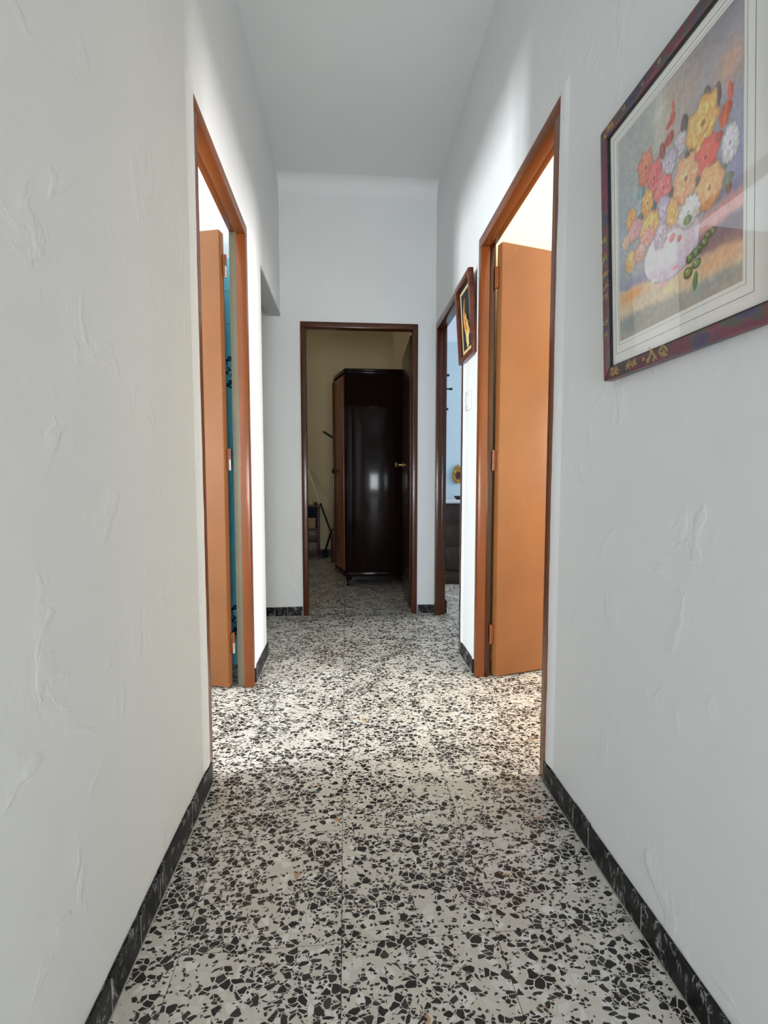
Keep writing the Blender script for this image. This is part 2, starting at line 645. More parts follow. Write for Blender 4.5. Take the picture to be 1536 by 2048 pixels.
wall('wall_right', [((XR, YE, 0), (XR + .05, RD[0], CEIL)), ((XR, RD[0], ZD), (XR + .05, RD[1], CEIL)), ((XR, RD[1], 0), (XR + .05, RD2[0], CEIL)), ((XR, RD2[0], ZF), (XR + .05, RD2[1], CEIL)), ((XR, RD2[1], 0), (XR + .05, YB, CEIL))], M['wall'])
wall('wall_right_bedroom', [((XR + .05, -.2, 0), (XR + .07, RD[0], CEIL)), ((XR + .05, RD[0], ZD), (XR + .07, RD[1], CEIL)), ((XR + .05, RD[1], 0), (XR + .07, 2.40, CEIL))], M['cream'])
wall('wall_right_blue_room', [((XR + .05, 2.40, 0), (XR + .07, RD2[0], CEIL)), ((XR + .05, RD2[0], ZF), (XR + .07, RD2[1], CEIL)), ((XR + .05, RD2[1], 0), (XR + .07, YB, CEIL)), ((XR + .02, YB + .1, 0), (XR + .07, 4.55, CEIL))], M['blue'])
wall('wall_back', [((-1.7, YB, 0), (FD[0], YB + .05, CEIL)), ((FD[0], YB, ZF), (FD[1], YB + .05, CEIL)), ((FD[1], YB, 0), (XR + .07, YB + .05, CEIL))], M['wall'])
wall('wall_back_far_room', [((-2.7, YB + .05, 0), (FD[0], YB + .1, CEIL)), ((FD[0], YB + .05, ZF), (FD[1], YB + .1, CEIL)), ((FD[1], YB + .05, 0), (XR + .07, YB + .1, CEIL))], M['beige'])
# wall behind the viewer with its glazed opening
wall('wall_front', [((XL - .1, YE - .1, 0), (-.32, YE, CEIL)), ((.58, YE - .1, 0), (XR + .1, YE, CEIL)), ((-.32, YE - .1, 1.02), (.58, YE, CEIL)), ((-.32, YE - .1, 0), (.58, YE, .26))], M['wall'])
# passage to the left of the corridor
wall('wall_passage_side', [((-1.7, 2.455, 0), (XL - .07, LP[0], CEIL))], M['wall'])
wall('wall_passage_end', [((-1.78, 2.40, 0), (-1.7, YB + .05, CEIL))], M['wall'])
# bathroom
BX, BN, BF = -2.50, 0.0, 2.405
wall('wall_bathroom_far', [((BX, BF, 0), (XL - .07, 2.455, CEIL))], M['bath_wall'])
wall('wall_bathroom_near', [((BX, BN - .1, 0), (XL - .05, BN, CEIL))], M['bath_wall'])
WB = (0.72, 1.28, 0.84, 1.52)
wall('wall_bathroom_left', [((BX - .1, BN - .1, 0), (BX, WB[0], CEIL)), ((BX - .1, WB[1], 0), (BX, BF + .05, CEIL)), ((BX - .1, WB[0], 0), (BX, WB[1], WB[2])), ((BX - .1, WB[0], WB[3]), (BX, WB[1], CEIL))], M['bath_wall'])
# bedroom on the right
RX = 3.45
WR = (0.80, 1.60, 0.84, 1.84)
wall('wall_bedroom_far', [((XR + .07, 2.355, 0), (RX, 2.40, CEIL))], M['cream'])
wall('wall_bedroom_near', [((XR + .05, -.3, 0), (RX, -.2, CEIL))], M['cream'])
wall('wall_bedroom_right', [((RX, -.3, 0), (RX + .1, WR[0], CEIL)), ((RX, WR[1], 0), (RX + .1, 2.40, CEIL)), ((RX, WR[0], 0), (RX + .1, WR[1], WR[2])), ((RX, WR[0], WR[3]), (RX + .1, WR[1], CEIL))], M['cream'])
# blue room
QX = 3.15
WQ = (3.2, 4.3, 0.9, 2.1)
wall('wall_blue_room_near', [((XR + .07, 2.40, 0), (QX, 2.447, CEIL))], M['blue'])
wall('wall_blue_room_far', [((XR + .02, 4.55, 0), (QX, 4.65, 2.19))], M['blue'])
wall('wall_blue_room_frieze', [((XR + .02, 4.55, 2.19), (QX, 4.65, CEIL))], M['lavender'])
wall('wall_blue_room_right', [((QX, 2.4, 0), (QX + .1, WQ[0], CEIL)), ((QX, WQ[1], 0), (QX + .1, 4.65, CEIL)), ((QX, WQ[0], 0), (QX + .1, WQ[1], WQ[2])), ((QX, WQ[0], WQ[3]), (QX + .1, WQ[1], CEIL))], M['blue'])
# far room
FX = -2.60
WF = (4.40, 5.10, 1.50, 2.40)
wall('wall_far_room_back', [((FX, 5.80, 0), (0.57, 5.90, CEIL))], M['beige'])
wall('wall_far_room_right', [((0.57, YB + .1, 0), (0.62, 5.90, CEIL))], M['beige'])
wall('wall_far_room_left', [((FX - .1, YB, 0), (FX, WF[0], CEIL)), ((FX - .1, WF[1], 0), (FX, 5.9, CEIL)), ((FX - .1, WF[0], 0), (FX, WF[1], WF[2])), ((FX - .1, WF[0], WF[3]), (FX, WF[1], CEIL))], M['beige'])


def window(name, x, y0, y1, z0, z1):
    w = bpy.data.objects.new(name, None)
    COL.objects.link(w)
    w['kind'] = 'structure'
    d = .045
    boxes('window_frame', [((x - .03, y0, z0), (x + .03, y0 + d, z1)), ((x - .03, y1 - d, z0), (x + .03, y1, z1)), ((x - .03, y0 + d, z0), (x + .03, y1 - d, z0 + d)), ((x - .03, y0 + d, z1 - d), (x + .03, y1 - d, z1)), ((x - .025, (y0 + y1) / 2 - .02, z0 + d), (x + .025, (y0 + y1) / 2 + .02, z1 - d))], M['window_white'], w, .004)
    return w


window('window_1', BX - .05, *WB)
window('window_2', RX + .05, *WR)
window('window_3', QX + .05, *WQ)
window('window_4', FX - .05, *WF)
w5 = bpy.data.objects.new('window_5', None)
COL.objects.link(w5)
w5['kind'] = 'structure'
boxes('window_frame', [((-.32, YE - .08, .26), (-.28, YE - .02, 1.02)), ((.54, YE - .08, .26), (.58, YE - .02, 1.02)), ((-.28, YE - .08, .26), (.54, YE - .02, .30)), ((-.28, YE - .08, .98), (.54, YE - .02, 1.02))], M['window_white'], w5, .004)

# ------------------------------------------------------------------ black marble skirting, piece by piece


def baseboard(name, pieces):
    """pieces: list of (fn, a, b, h): fn(s, d, z) maps run, depth, height to a point"""
    e = bpy.data.objects.new(name, None)
    COL.objects.link(e)
    e['kind'] = 'structure'
    for fn, a, b, h, dep in pieces:
        bm = bmesh.new()
        bm_box(bm, (a + .0012, 0, 0.001), (b - .0012, dep, h))
        for v in bm.verts:
            v.co = Vector(fn(*v.co))
        o = finish('skirting_tile', bm, M['marble'], e, 0.0015, 1)
        bm = bmesh.new()
        bm_box(bm, (b - .0010, 0, 0.001), (b + .0010, dep - .0004, h - .004))
        for v in bm.verts:
            v.co = Vector(fn(*v.co))
        finish('joint', bm, M['grout_light'], o)
        bm = bmesh.new()
        bm_box(bm, (a + .001, dep - .0005, 0.0), (b - .001, dep + .0022, .0026))
        for v in bm.verts:
            v.co = Vector(fn(*v.co))
        finish('floor_joint', bm, M['grout_light'], o)
    return e


fl = lambda s, d, z: (XL + d, s, z)
fr = lambda s, d, z: (XR - d, s, z)
fb = lambda s, d, z: (s, YB - d, z)


def run(fn, cuts, h=.068, dep=.008):
    return [(fn, a, b, h + random.uniform(-.0025, .0025), dep) for a, b in zip(cuts, cuts[1:])]


baseboard('baseboard_left', run(fl, [-.1, .12, .35, .58, .81, .93, 1.03, 1.253, 1.446]) + run(fl, [2.168, 2.40, 2.515]) + run(lambda s, d, z: (s, 2.51 + d, z), [XL - .10, XL + .006], .068))
baseboard('baseboard_right', run(fr, [-.1, .15, .40, .64, .881, 1.096, 1.176, 1.374]) + run(fr, [2.194, 2.33, 2.452]))
baseboard('baseboard_back', run(fb, [-.73, -.645, -.56, -.474, -.389, FD[0] - .003], .062) + run(fb, [FD[1] + .003, XR - .002], .062))
baseboard('baseboard_far_room', run(lambda s, d, z: (s, 5.80 - d, z), [-1.3, -1.0, -.7, -.4, -.1, .2, .56], .075) + run(lambda s, d, z: (.57 - d, s, z), [5.3, 5.55, 5.79], .075))
baseboard('baseboard_blue_room', run(lambda s, d, z: (s, 4.55 - d, z), [.68, .85, 1.1, 1.4, 1.7], .07) + run(lambda s, d, z: (XR + .07 + d, s, z), [3.22, 3.335], .085, .016) + run(lambda s, d, z: (XR + .07 + d, s, z), [3.34, 3.6, 3.9, 4.2, 4.54], .07))

# ------------------------------------------------------------------ bathroom wall tiles
tw = bpy.data.objects.new('trim_5', None)
COL.objects.link(tw)
tw['kind'] = 'structure'
bm = bmesh.new()
bm_box(bm, (0.001, 0, 0.001), (.149, .006, .149))
bmesh.ops.recalc_face_normals(bm, faces=bm.faces[:])
bt_me = {}
for key in ('teal_tile', 'pattern_tile'):
    bt_me[key] = bpy.data.meshes.new('wall_tile')
    bm.to_mesh(bt_me[key])
    bt_me[key].materials.append(M[key])
bm.free()
for i in range(7):
    for k in range(13):
        key = 'pattern_tile' if k in (9, 1) else 'teal_tile'
        o = bpy.data.objects.new('wall_tile', bt_me[key])
        COL.objects.link(o)
        o.location = (XL - .0715 - .15 * (i + 1), BF - .006, .15 * k)
        o.parent = tw

# ------------------------------------------------------------------ doors and frames


def empty_structure(name, loc=(0, 0, 0)):
    e = bpy.data.objects.new(name, None)
    COL.objects.link(e)
    e.location = loc
    e['kind'] = 'structure'
    return e


def side_frame(e, X, s, y0, y1, zt, paint, rebate, jw=.042, depth=.066):
    """frame of a doorway in a side wall; s = direction into the side room"""
    xs = sorted((X - s * .004, X + s * .036))
    xr = sorted((X + s * .036, X + s * depth))
    box('jamb', (xs[0], y0, 0), (xs[1], y0 + jw, zt - .044), paint, e, .003)
    box('jamb', (xs[0], y1 - jw, 0), (xs[1], y1, zt - .044), paint, e, .003)
    box('head', (xs[0], y0, zt - .044), (xs[1], y1, zt), paint, e, .003)
    box('rebate', (xr[0], y0, 0), (xr[1], y0 + jw - .013, zt - .031), rebate, e, .002)
    box('rebate', (xr[0], y1 - jw + .013, 0), (xr[1], y1, zt - .031), rebate, e, .002)
    box('rebate', (xr[0], y0, zt - .031), (xr[1], y1, zt), paint, e, .002)


def leaf(e, w, z1, th, paint, loc, ang, hinge_z, hm, worn=None):
    """plain flush leaf: local x along its width, local y through its thickness"""
    bm = bmesh.new()
    bm_box(bm, (0, 0, .010), (w, th, z1))
    lf = finish('door_leaf', bm, paint, e, .004, 2, smooth=True, loc=loc, rot=(0, 0, ang))
    return lf


def local_tube(name, pts, r, mat, parent):
    o = tube(name, pts, r, mat, parent, seg=10)
    o.matrix_parent_inverse = Matrix.Identity(4)
    return o


def local_boxes(name, lst, mat, parent, bevel=.001):
    o = boxes(name, lst, mat, parent, bevel)
    o.matrix_parent_inverse = Matrix.Identity(4)
    return o


def knob_set(lf, x, z, th, mat, sides=(-1, 1)):
    for sd in sides:
        y0 = 0 if sd < 0 else th
        o = lathe('door_knob', [(.022, 0), (.022, .004), (.009, .007), (.008, .030), (.018, .034), (.024, .045), (.025, .056), (.018, .064)], mat, lf, axis=(0, sd, 0), origin=(x, y0, z))
        o.matrix_parent_inverse = Matrix.Identity(4)


# left: bathroom door
d1 = empty_structure('door_1', (XL, LD[0], 0))
side_frame(d1, XL, -1, LD[0], LD[1], ZD, M['frame_paint'], M['rebate_grey'])
a1 = PI - math.radians(15)
lf1 = leaf(d1, -.68, 1.938, -.040, M['leaf_paint'], (-.512, 2.104, 0), 0, None, None)
lf1.rotation_euler = (0, 0, -math.radians(15))
for v in lf1.data.vertices:
    v.co.y = -v.co.y if v.co.y < 0 else v.co.y
# right: bedroom door
d2 = empty_structure('door_2', (XR, RD[0], 0))
side_frame(d2, XR, 1, RD[0], RD[1], ZD, M['frame_paint'], M['frame_dark'])
lf2 = leaf(d2, .70, 1.945, .040, M['leaf_paint'], (.684, 2.128, 0), math.radians(15), None, None)
for lf, sx in ((lf1, 1), (lf2, -1)):
    for k, z in enumerate((.20, 1.00, 1.80)):
        local_tube('hinge', [(sx * .010, .030, z - .045), (sx * .010, .030, z + .001)], .0065, M['hinge_worn'] if sx > 0 else M['hinge'], lf)
        local_tube('hinge', [(sx * .010, .030, z + .002), (sx * .010, .030, z + .047)], .0065, M['hinge'], lf)
        local_boxes('hinge_plate', [((min(0, sx * .012), .020, z - .043), (max(0, sx * .012), .023, z + .045))], M['hinge'], lf)
knob_set(lf1, -.62, 1.0, .04, M['brass'])
knob_set(lf2, .64, 1.0, .04, M['brass'])
# right far: doorway of the blue room (its leaf stands out of sight)
d4 = empty_structure('door_4', (XR, RD2[0], 0))
side_frame(d4, XR, 1, RD2[0], RD2[1], ZF, M['frame_dark'], M['frame_dark'])
boxes('strike_plate', [((XR + .045, RD2[1] - .0295, .95), (XR + .060, RD2[1] - .0285, .985)), ((XR + .045, RD2[1] - .0295, 1.0), (XR + .060, RD2[1] - .0285, 1.03))], M['black_metal'], d4)
# far: doorway into the wardrobe room
d3 = empty_structure('door_3', (FD[0], YB, 0))
fw = .036
box('jamb', (FD[0], YB - .008, 0), (FD[0] + fw, YB + .05, ZF - fw), M['frame_dark'], d3, .004)
box('jamb', (FD[1] - fw, YB - .008, 0), (FD[1], YB + .05, ZF - fw), M['frame_dark'], d3, .004)
box('head', (FD[0], YB - .008, ZF - fw), (FD[1], YB + .05, ZF), M['frame_dark'], d3, .004)
box('rebate', (FD[0], YB + .05, 0), (FD[0] + fw - .012, YB + .095, ZF - .024), M['frame_dark'], d3, .002)
box('rebate', (FD[1] - fw + .012, YB + .05, 0), (FD[1], YB + .095, ZF - .024), M['frame_dark'], d3, .002)
box('rebate', (FD[0], YB + .05, ZF - .024), (FD[1], YB + .095, ZF), M['frame_dark'], d3, .002)
lf3 = leaf(d3, .66, 1.885, -.035, M['frame_dark'], (.441, YB + .095, 0), math.radians(88), None, None)
lf3.data.materials[0] = M['leaf_dark']
knob_set(lf3, .585, 1.03, 0, M['brass'], (1,))
for z in (.2, 1.0, 1.7):
    local_tube('hinge', [(-.006, -.02, z - .04), (-.006, -.02, z + .04)], .006, M['hinge'], lf3)

# hand-laid plaster lapping unevenly over the door frames


def plaster_lip(parent, X, s, y0, y1, z0, z1, seed):
    rr = random.Random(seed)
    bm = bmesh.new()
    rows = []
    n = 46
    w = 0.0
    for i in range(n + 1):
        z = z0 + (z1 - z0) * i / n
        w = .8 * w + rr.uniform(-.0016, .0016)
        e = y1 + (w if y1 > y0 else -w)
        rows.append([bm.verts.new((X + s * .006, e, z)), bm.verts.new((X - s * .0045, e, z)), bm.verts.new((X - s * .0058, e + (y0 - e) * .25, z)), bm.verts.new((X - s * .004, e + (y0 - e) * .6, z)), bm.verts.new((X + s * .0005, y0, z))])
    for a, b in zip(rows, rows[1:]):
        for k in range(4):
            bm.faces.new((a[k], a[k + 1], b[k + 1], b[k]))
    o = finish('plaster_lip', bm, M['wall'], parent, smooth=True)


wl, wr = bpy.data.objects['wall_left'], bpy.data.objects['wall_right']
plaster_lip(wl, XL, -1, LD[0] - .05, LD[0] + .007, .07, ZD + .01, 1)
plaster_lip(wl, XL, -1, LD[1] + .05, LD[1] - .002, .07, ZD + .01, 2)
plaster_lip(wr, XR, 1, RD[0] - .05, RD[0] + .000, .07, ZD + .01, 3)
plaster_lip(wr, XR, 1, RD[1] + .05, RD[1] - .001, .07, ZD + .01, 4)
plaster_lip(wr, XR, 1, RD2[0] - .04, RD2[0] + .000, .07, ZF + .01, 5)

# ------------------------------------------------------------------ things on the walls


def wall_panel(name, label, cat, origin, tilt):
    """empty at the lower back corner of a picture on the right wall: local x to the viewer's right, y up, z out from the wall"""
    s, c = math.sin(tilt), math.cos(tilt)
    o = thing(name, label, cat)
    m = Matrix(((0, -s, -c, origin[0]), (-1, 0, 0, origin[1]), (0, c, -s, origin[2]), (0, 0, 0, 1)))
    o.matrix_world = m
    return o


def lpart(o):
    o.matrix_parent_inverse = Matrix.Identity(4)
    return o


def frame_rails(root, W, H, fw, th, mat, lip=0.0, lipmat=None, bev=.003):
    C = [((0, 0), (W, 0), (W - fw, fw), (fw, fw)), ((W, 0), (W, H), (W - fw, H - fw), (W - fw, fw)), ((W, H), (0, H), (fw, H - fw), (W - fw, H - fw)), ((0, H), (0, 0), (fw, fw), (fw, H - fw))]
    out = []
    for q in C:
        r = lpart(prism('frame_rail', q, lambda a, b, d: (a, b, d), th, mat, root, bev))
        out.append(r)
    return out


# --- flower print in a marbled frame
PW, PH = 0.455, 0.527
fp = wall_panel('framed_flower_print', 'large flower print behind glass in a purple marbled frame on the right wall', 'picture', (0.599, 1.062, 1.137), math.radians(2.7))
rails = frame_rails(fp, PW, PH, .026, .022, M['marbled'])
lip = lpart(boxes('inner_lip', [((.026, .026, .006), (.0275, PH - .026, .021)), ((PW - .0275, .026, .006), (PW - .026, PH - .026, .020)), ((.0275, .026, .006), (PW - .0275, .0275, .020)), ((.0275, PH - .0275, .006), (PW - .0275, PH - .026, .020))], M['frame_lip'], fp))
lpart(box('mat_board', (.010, .010, .002), (PW - .010, PH - .010, .014), M['mat_board'], fp))


def ruled(x0, y0, x1, y1, t, nm='ruled_line'):
    z0, z1 = .0140, .0143
    return lpart(boxes(nm, [((x0, y0, z0), (x1, y0 + t, z1)), ((x0, y1 - t, z0), (x1, y1, z1)), ((x0, y0 + t, z0), (x0 + t, y1 - t, z1)), ((x1 - t, y0 + t, z0), (x1, y1 - t, z1))], M['ruling'], fp))


ruled(.040, .050, .394, PH - .041, .0006)
ruled(.051, .066, .380, PH - .049, .0003)

# the printed still life, inked into a fine grid of colours
FLOWERS = [
    ('leaf',0.781,0.779,0.027,0.034,(112,98,95)),
    ('leaf',0.848,0.731,0.029,0.054,(110,96,95)),
    ('leaf',0.619,0.753,0.035,0.044,(105,95,92)),
    ('leaf',0.671,0.621,0.05,0.036,(92,96,76)),
    ('leaf',0.804,0.487,0.046,0.026,(90,112,84)),
    ('leaf',0.884,0.456,0.036,0.021,(98,118,96)),
    ('leaf',0.909,0.4,0.049,0.025,(102,112,98)),
    ('leaf',0.534,0.516,0.066,0.038,(92,84,74)),
    ('leaf',0.721,0.489,0.041,0.031,(88,86,74)),
    ('leaf',0.359,0.53,0.032,0.031,(104,106,104)),
    ('leaf',0.23,0.533,0.041,0.027,(105,112,106)),
    ('leaf',0.626,0.448,0.053,0.028,(90,82,72)),
    ('leaf',0.632,0.588,0.052,0.041,(88,78,68)),
    ('leaf',0.243,0.646,0.046,0.032,(130,152,160)),
    ('leaf',0.918,0.364,0.021,0.021,(140,110,90)),
    ('leaf',0.927,0.704,0.02,0.038,(196,92,74)),
    ('leaf',0.896,0.644,0.045,0.037,(186,92,62)),
    ('leaf',0.854,0.576,0.033,0.025,(180,82,64)),
    ('leaf',0.892,0.615,0.035,0.021,(190,100,72)),
    ('leaf',0.532,0.878,0.014,0.028,(186,112,96)),
    ('leaf',0.527,0.831,0.024,0.029,(192,100,84)),
    ('leaf',0.496,0.816,0.025,0.017,(194,92,84)),
    ('leaf',0.501,0.758,0.046,0.029,(172,92,86)),
    ('leaf',0.442,0.738,0.03,0.039,(150,96,92)),
    ('vase',0.50,0.29,0.235,0.125,(226,214,218)),
    ('mum',0.926,0.522,0.051,0.061,(198,194,200)),
    ('mum',0.582,0.689,0.052,0.042,(186,178,186)),
    ('mum',0.495,0.66,0.06,0.051,(182,174,184)),
    ('rose',0.751,0.685,0.102,0.09,(226,168,104)),
    ('rose',0.77,0.548,0.078,0.063,(222,98,88)),
    ('rose',0.628,0.532,0.087,0.088,(228,160,120)),
    ('rose',0.795,0.421,0.088,0.076,(226,164,112)),
    ('rose',0.29,0.74,0.066,0.073,(210,132,108)),
    ('rose',0.369,0.658,0.058,0.066,(206,108,108)),
    ('rose',0.45,0.578,0.062,0.055,(214,116,116)),
    ('rose',0.303,0.574,0.055,0.057,(214,158,98)),
    ('mum',0.443,0.48,0.055,0.055,(176,166,184)),
    ('rose',0.522,0.438,0.043,0.054,(220,166,98)),
    ('mum',0.421,0.382,0.056,0.055,(186,170,182)),
    ('rose',0.322,0.465,0.085,0.056,(226,166,104)),
    ('rose',0.294,0.416,0.065,0.037,(226,152,144)),
    ('rose',0.14,0.57,0.049,0.044,(216,158,94)),
    ('mum',0.175,0.498,0.072,0.044,(204,152,152)),
    ('rose',0.081,0.474,0.038,0.028,(208,170,150)),
    ('mum',0.648,0.39,0.073,0.055,(214,206,202)),
    ('leaf',0.642,0.361,0.039,0.022,(130,150,112)),
    ('rose',0.521,0.333,0.021,0.016,(214,124,124)),
    ('rose',0.577,0.309,0.015,0.012,(214,140,134)),
    ('mum',0.126,0.366,0.056,0.05,(218,172,118)),
    ('mum',0.225,0.374,0.056,0.039,(214,160,146)),
    ('grape',0.819,0.247,0.02,0.013,(110,120,86)),
    ('grape',0.786,0.243,0.023,0.015,(98,110,74)),
    ('grape',0.765,0.225,0.024,0.015,(104,120,72)),
    ('grape',0.727,0.213,0.024,0.015,(96,110,66)),
    ('grape',0.695,0.207,0.027,0.016,(110,126,74)),
    ('grape',0.663,0.201,0.026,0.016,(100,116,66)),
    ('grape',0.707,0.163,0.028,0.016,(112,128,70)),
    ('grape',0.646,0.145,0.03,0.02,(116,132,72)),
    ('leaf',0.698,0.095,0.022,0.041,(92,116,62)),
    ('petal',0.549,0.2,0.032,0.011,(222,128,126)),
    ('petal',0.359,0.201,0.039,0.013,(226,206,200)),
    ('petal',0.428,0.164,0.047,0.017,(220,178,166)),
    ('petal',0.49,0.126,0.069,0.025,(222,204,150)),
    ('petal',0.175,0.199,0.097,0.022,(214,150,90)),
]
GW, GH = 250, 315
U, V = np.meshgrid((np.arange(GW) + .5) / GW, (np.arange(GH) + .5) / GH)
rng = np.random.default_rng(3)


def fbm(sx, sy, oct=4, seed=0):
    r = np.random.default_rng(seed)
    out = np.zeros_like(U)
    amp = 1.0
    tot = 0
    for o in range(oct):
        nx, ny = max(2, int(sx * 2 ** o)), max(2, int(sy * 2 ** o))
        gdt = r.random((ny + 2, nx + 2))
        x, y = U * nx, V * ny
        i, j = x.astype(int), y.astype(int)
        fx, fy = x - i, y - j
        fx, fy = fx * fx * (3 - 2 * fx), fy * fy * (3 - 2 * fy)
        out += amp * ((gdt[j, i] * (1 - fx) + gdt[j, i + 1] * fx) * (1 - fy) + (gdt[j + 1, i] * (1 - fx) + gdt[j + 1, i + 1] * fx) * fy)
        tot += amp
        amp *= .55
    return out / tot


N1, N2, N3 = fbm(5, 6, 4, 1), fbm(14, 16, 3, 2), fbm(60, 60, 2, 5)
IMG = np.zeros((GH, GW, 3))


def blend(mask, col):
    global IMG
    c = np.asarray(col, float)
    IMG = IMG * (1 - mask[..., None]) + c * mask[..., None]


def soft(x, a, b):
    t = np.clip((x - a) / (b - a), 0, 1)
    return t * t * (3 - 2 * t)


IMG[:] = (160, 164, 162)
W1 = N1 - .5
blend(soft(U + W1 * .5, .45, .85) * .9, (142, 142, 160))
blend(np.exp(-((U - .60) / .22) ** 2 - ((V - .88) / .13) ** 2) * (.55 + W1), (196, 160, 136))
blend(np.exp(-((U - .93) / .10) ** 2 - ((V - .80) / .08) ** 2) * .7, (206, 158, 124))
blend(np.exp(-((U - .42) / .06) ** 2 - ((V - .90) / .12) ** 2) * .55, (206, 208, 196))
blend(np.exp(-((U - .85) / .25) ** 2 - ((V - 1.0) / .08) ** 2) * .6, (120, 112, 108))
blend(np.exp(-((U - .05) / .12) ** 2 - ((V - .5) / .25) ** 2) * .6, (146, 160, 176))
blend(np.exp(-((U - .25) / .10) ** 2 - ((V - .60) / .10) ** 2) * .5, (160, 182, 186))
blend(np.exp(-((U - .97) / .12) ** 2 - ((V - .45) / .12) ** 2) * .7, (128, 130, 166))
edge = V + (N2 - .5) * .03
blend(soft(edge, .36, .30) * soft(U, .55, .8) * .9, (216, 158, 148))
blend(soft(edge, .285 - .02 * (1 - U), .25 - .02 * (1 - U)), (120, 100, 112))
blend(soft(edge, .30, .24) * soft(U, .60, .25), (138, 138, 172))
blend(soft(edge, .235 - .10 * U + .03, .205 - .10 * U + .03), (204, 186, 158))
blend(np.exp(-((U - .12) / .18) ** 2 - ((V - .20) / .035) ** 2) * .8, (214, 152, 96))
blend(np.exp(-((U - .85) / .22) ** 2 - ((V - .13) / .05) ** 2) * .8, (206, 158, 122))
blend(soft(edge, .12 - .05 * (U - .3), .08 - .05 * (U - .3)), (158, 152, 138))
blend(np.exp(-((U - .8) / .2) ** 2 - ((V - .05) / .03) ** 2) * .6, (140, 152, 154))
blend(np.exp(-((U - .1) / .1) ** 2 - ((V - .07) / .04) ** 2) * .7, (120, 138, 142))


def ellipse(u, v, ru, rv, wob=0.0, k=6, ph=0.0):
    x, y = (U - u) / ru, (V - v) / rv
    x, y = x + (N2 - .5) * .35, y + (np.roll(N2, 37, 1) - .5) * .35
    r = np.hypot(x, y)
    th = np.arctan2(y, x)
    return r + wob * np.cos(k * th + ph) + (N3 - .5) * .22, th


for kind, u, v, ru, rv, col in FLOWERS:
    c = np.array(col, float)
    ph = rng.random() * 6
    if kind == 'grape':
        ru, rv = ru * 1.15, rv * 1.2
    if kind == 'leaf':
        x, y = (U - u) / ru, (V - v) / rv
        lean = rng.uniform(-.35, .35)
        x = x - lean * y
        r = np.abs(x) / np.clip(1 - y * y, .02, 1) ** .8 + (N3 - .5) * .2
        m = soft(r, 1.0, .75) * (np.abs(y) < 1)
        blend(m, c)
        blend(m * soft(x + (N3 - .5) * .6, .1, .5) * .5, c * .72)
        blend(m * soft(np.abs(x), .14, .05) * .45, np.minimum(c * 1.3, 240))
    elif kind == 'grape':
        r, th = ellipse(u, v, ru * 1.15, rv * 1.15)
        blend(soft(r, 1.0, .8), c * .7)
        r, th = ellipse(u - ru * .1, v + rv * .15, ru * .8, rv * .8)
        blend(soft(r, 1.0, .6), c * 1.08)
        r, th = ellipse(u - ru * .3, v + rv * .4, ru * .25, rv * .25)
        blend(soft(r, 1.0, .4) * .8, (206, 214, 184))
    elif kind == 'petal':
        r, th = ellipse(u, v, ru, rv)
        blend(soft(r, 1.0, .45) * .85, c)
    elif kind == 'vase':
        r = np.hypot((U - u) / ru, (V - v) / rv) + (N3 - .5) * .05
        m = soft(r, 1.02, .94)
        blend(m, c)
        blend(m * soft(U + (N2 - .5) * .1, u + .02, u + ru) * .6, (182, 164, 178))
        blend(m * soft(V, v + .02, v - rv) * .5, (166, 156, 182))
        blend(soft(np.abs(r - .99), .035, .01) * soft(V, v + .03, v - .02), (170, 140, 150))
        r2 = np.hypot((U - u - .03) / (ru * .66), (V - v - rv * .92) / (rv * .4))
        blend(soft(r2, 1.0, .8), (196, 180, 186))
    else:
        ru, rv = ru * 1.10, rv * 1.10
        # rings of petals, each ring its own shade, dark creases between petals
        outer, th = ellipse(u, v, ru, rv, .07, 7, ph)
        blend(soft(outer, 1.22, .85) * .45, (112, 100, 98))
        blend(soft(outer, 1.04, .86), c * .88)
        rings = ((1.0, 7), (.78, 6), (.56, 5), (.34, 4)) if kind == 'rose' else ((1.0, 13), (.8, 12), (.6, 10), (.4, 8))
        for q, (rad, k) in enumerate(rings):
            ox, oy = rng.uniform(-.06, .06, 2)
            r, th = ellipse(u + ox * ru, v + oy * rv, ru * rad, rv * rad, .09, k, ph + q * 1.7)
            shade = 0.96 + .10 * ((q % 2) * 2 - 1) * .6 + rng.uniform(-.04, .04)
            m = soft(r, 1.0, .90)
            light = .5 + .5 * np.cos(th - 2.0)
            blend(m, np.minimum(c * (shade + .05), 245))
            blend(m * light * .50, np.minimum(c * 1.10 + 18, 248))
            crease = soft(np.abs(np.sin(k * .5 * th + ph + q)), .22, .05) * soft(r, .25, .6) * m
            blend(crease * .30, c * .70)
            blend(soft(np.abs(r - .95), .16, .02) * .28, c * .74)
        r, th = ellipse(u, v, ru * .18, rv * .18)
        blend(soft(r, 1.0, .4) * .7, c * .52 if kind == 'rose' else (126, 116, 130))
        blend(soft(outer, 1.0, .8) * soft(N3, .66, .78) * .55, np.minimum(c * 1.2 + 20, 250))
# haze of the brushwork, thin signature-free ground
IMG = np.clip(IMG * (1 + (N3[..., None] - .5) * .16) + (N2[..., None] - .5) * 10, 0, 255)
u0, u1, v0, v1, zp = .056, .374, .073, PH - .054, .0145
xs = np.linspace(u0, u1, GW + 1)
ys = np.linspace(v0, v1, GH + 1)
gx, gy = np.meshgrid(xs, ys)
co = np.stack([gx.ravel(), gy.ravel(), np.full(gx.size, zp)], 1)
idx = np.arange((GW + 1) * (GH + 1)).reshape(GH + 1, GW + 1)
quads = np.stack([idx[:-1, :-1].ravel(), idx[:-1, 1:].ravel(), idx[1:, 1:].ravel(), idx[1:, :-1].ravel()], 1)
me = bpy.data.meshes.new('print')
me.vertices.add(len(co))
me.vertices.foreach_set('co', co.ravel())
me.loops.add(quads.size)
me.loops.foreach_set('vertex_index', quads.ravel())
me.polygons.add(len(quads))
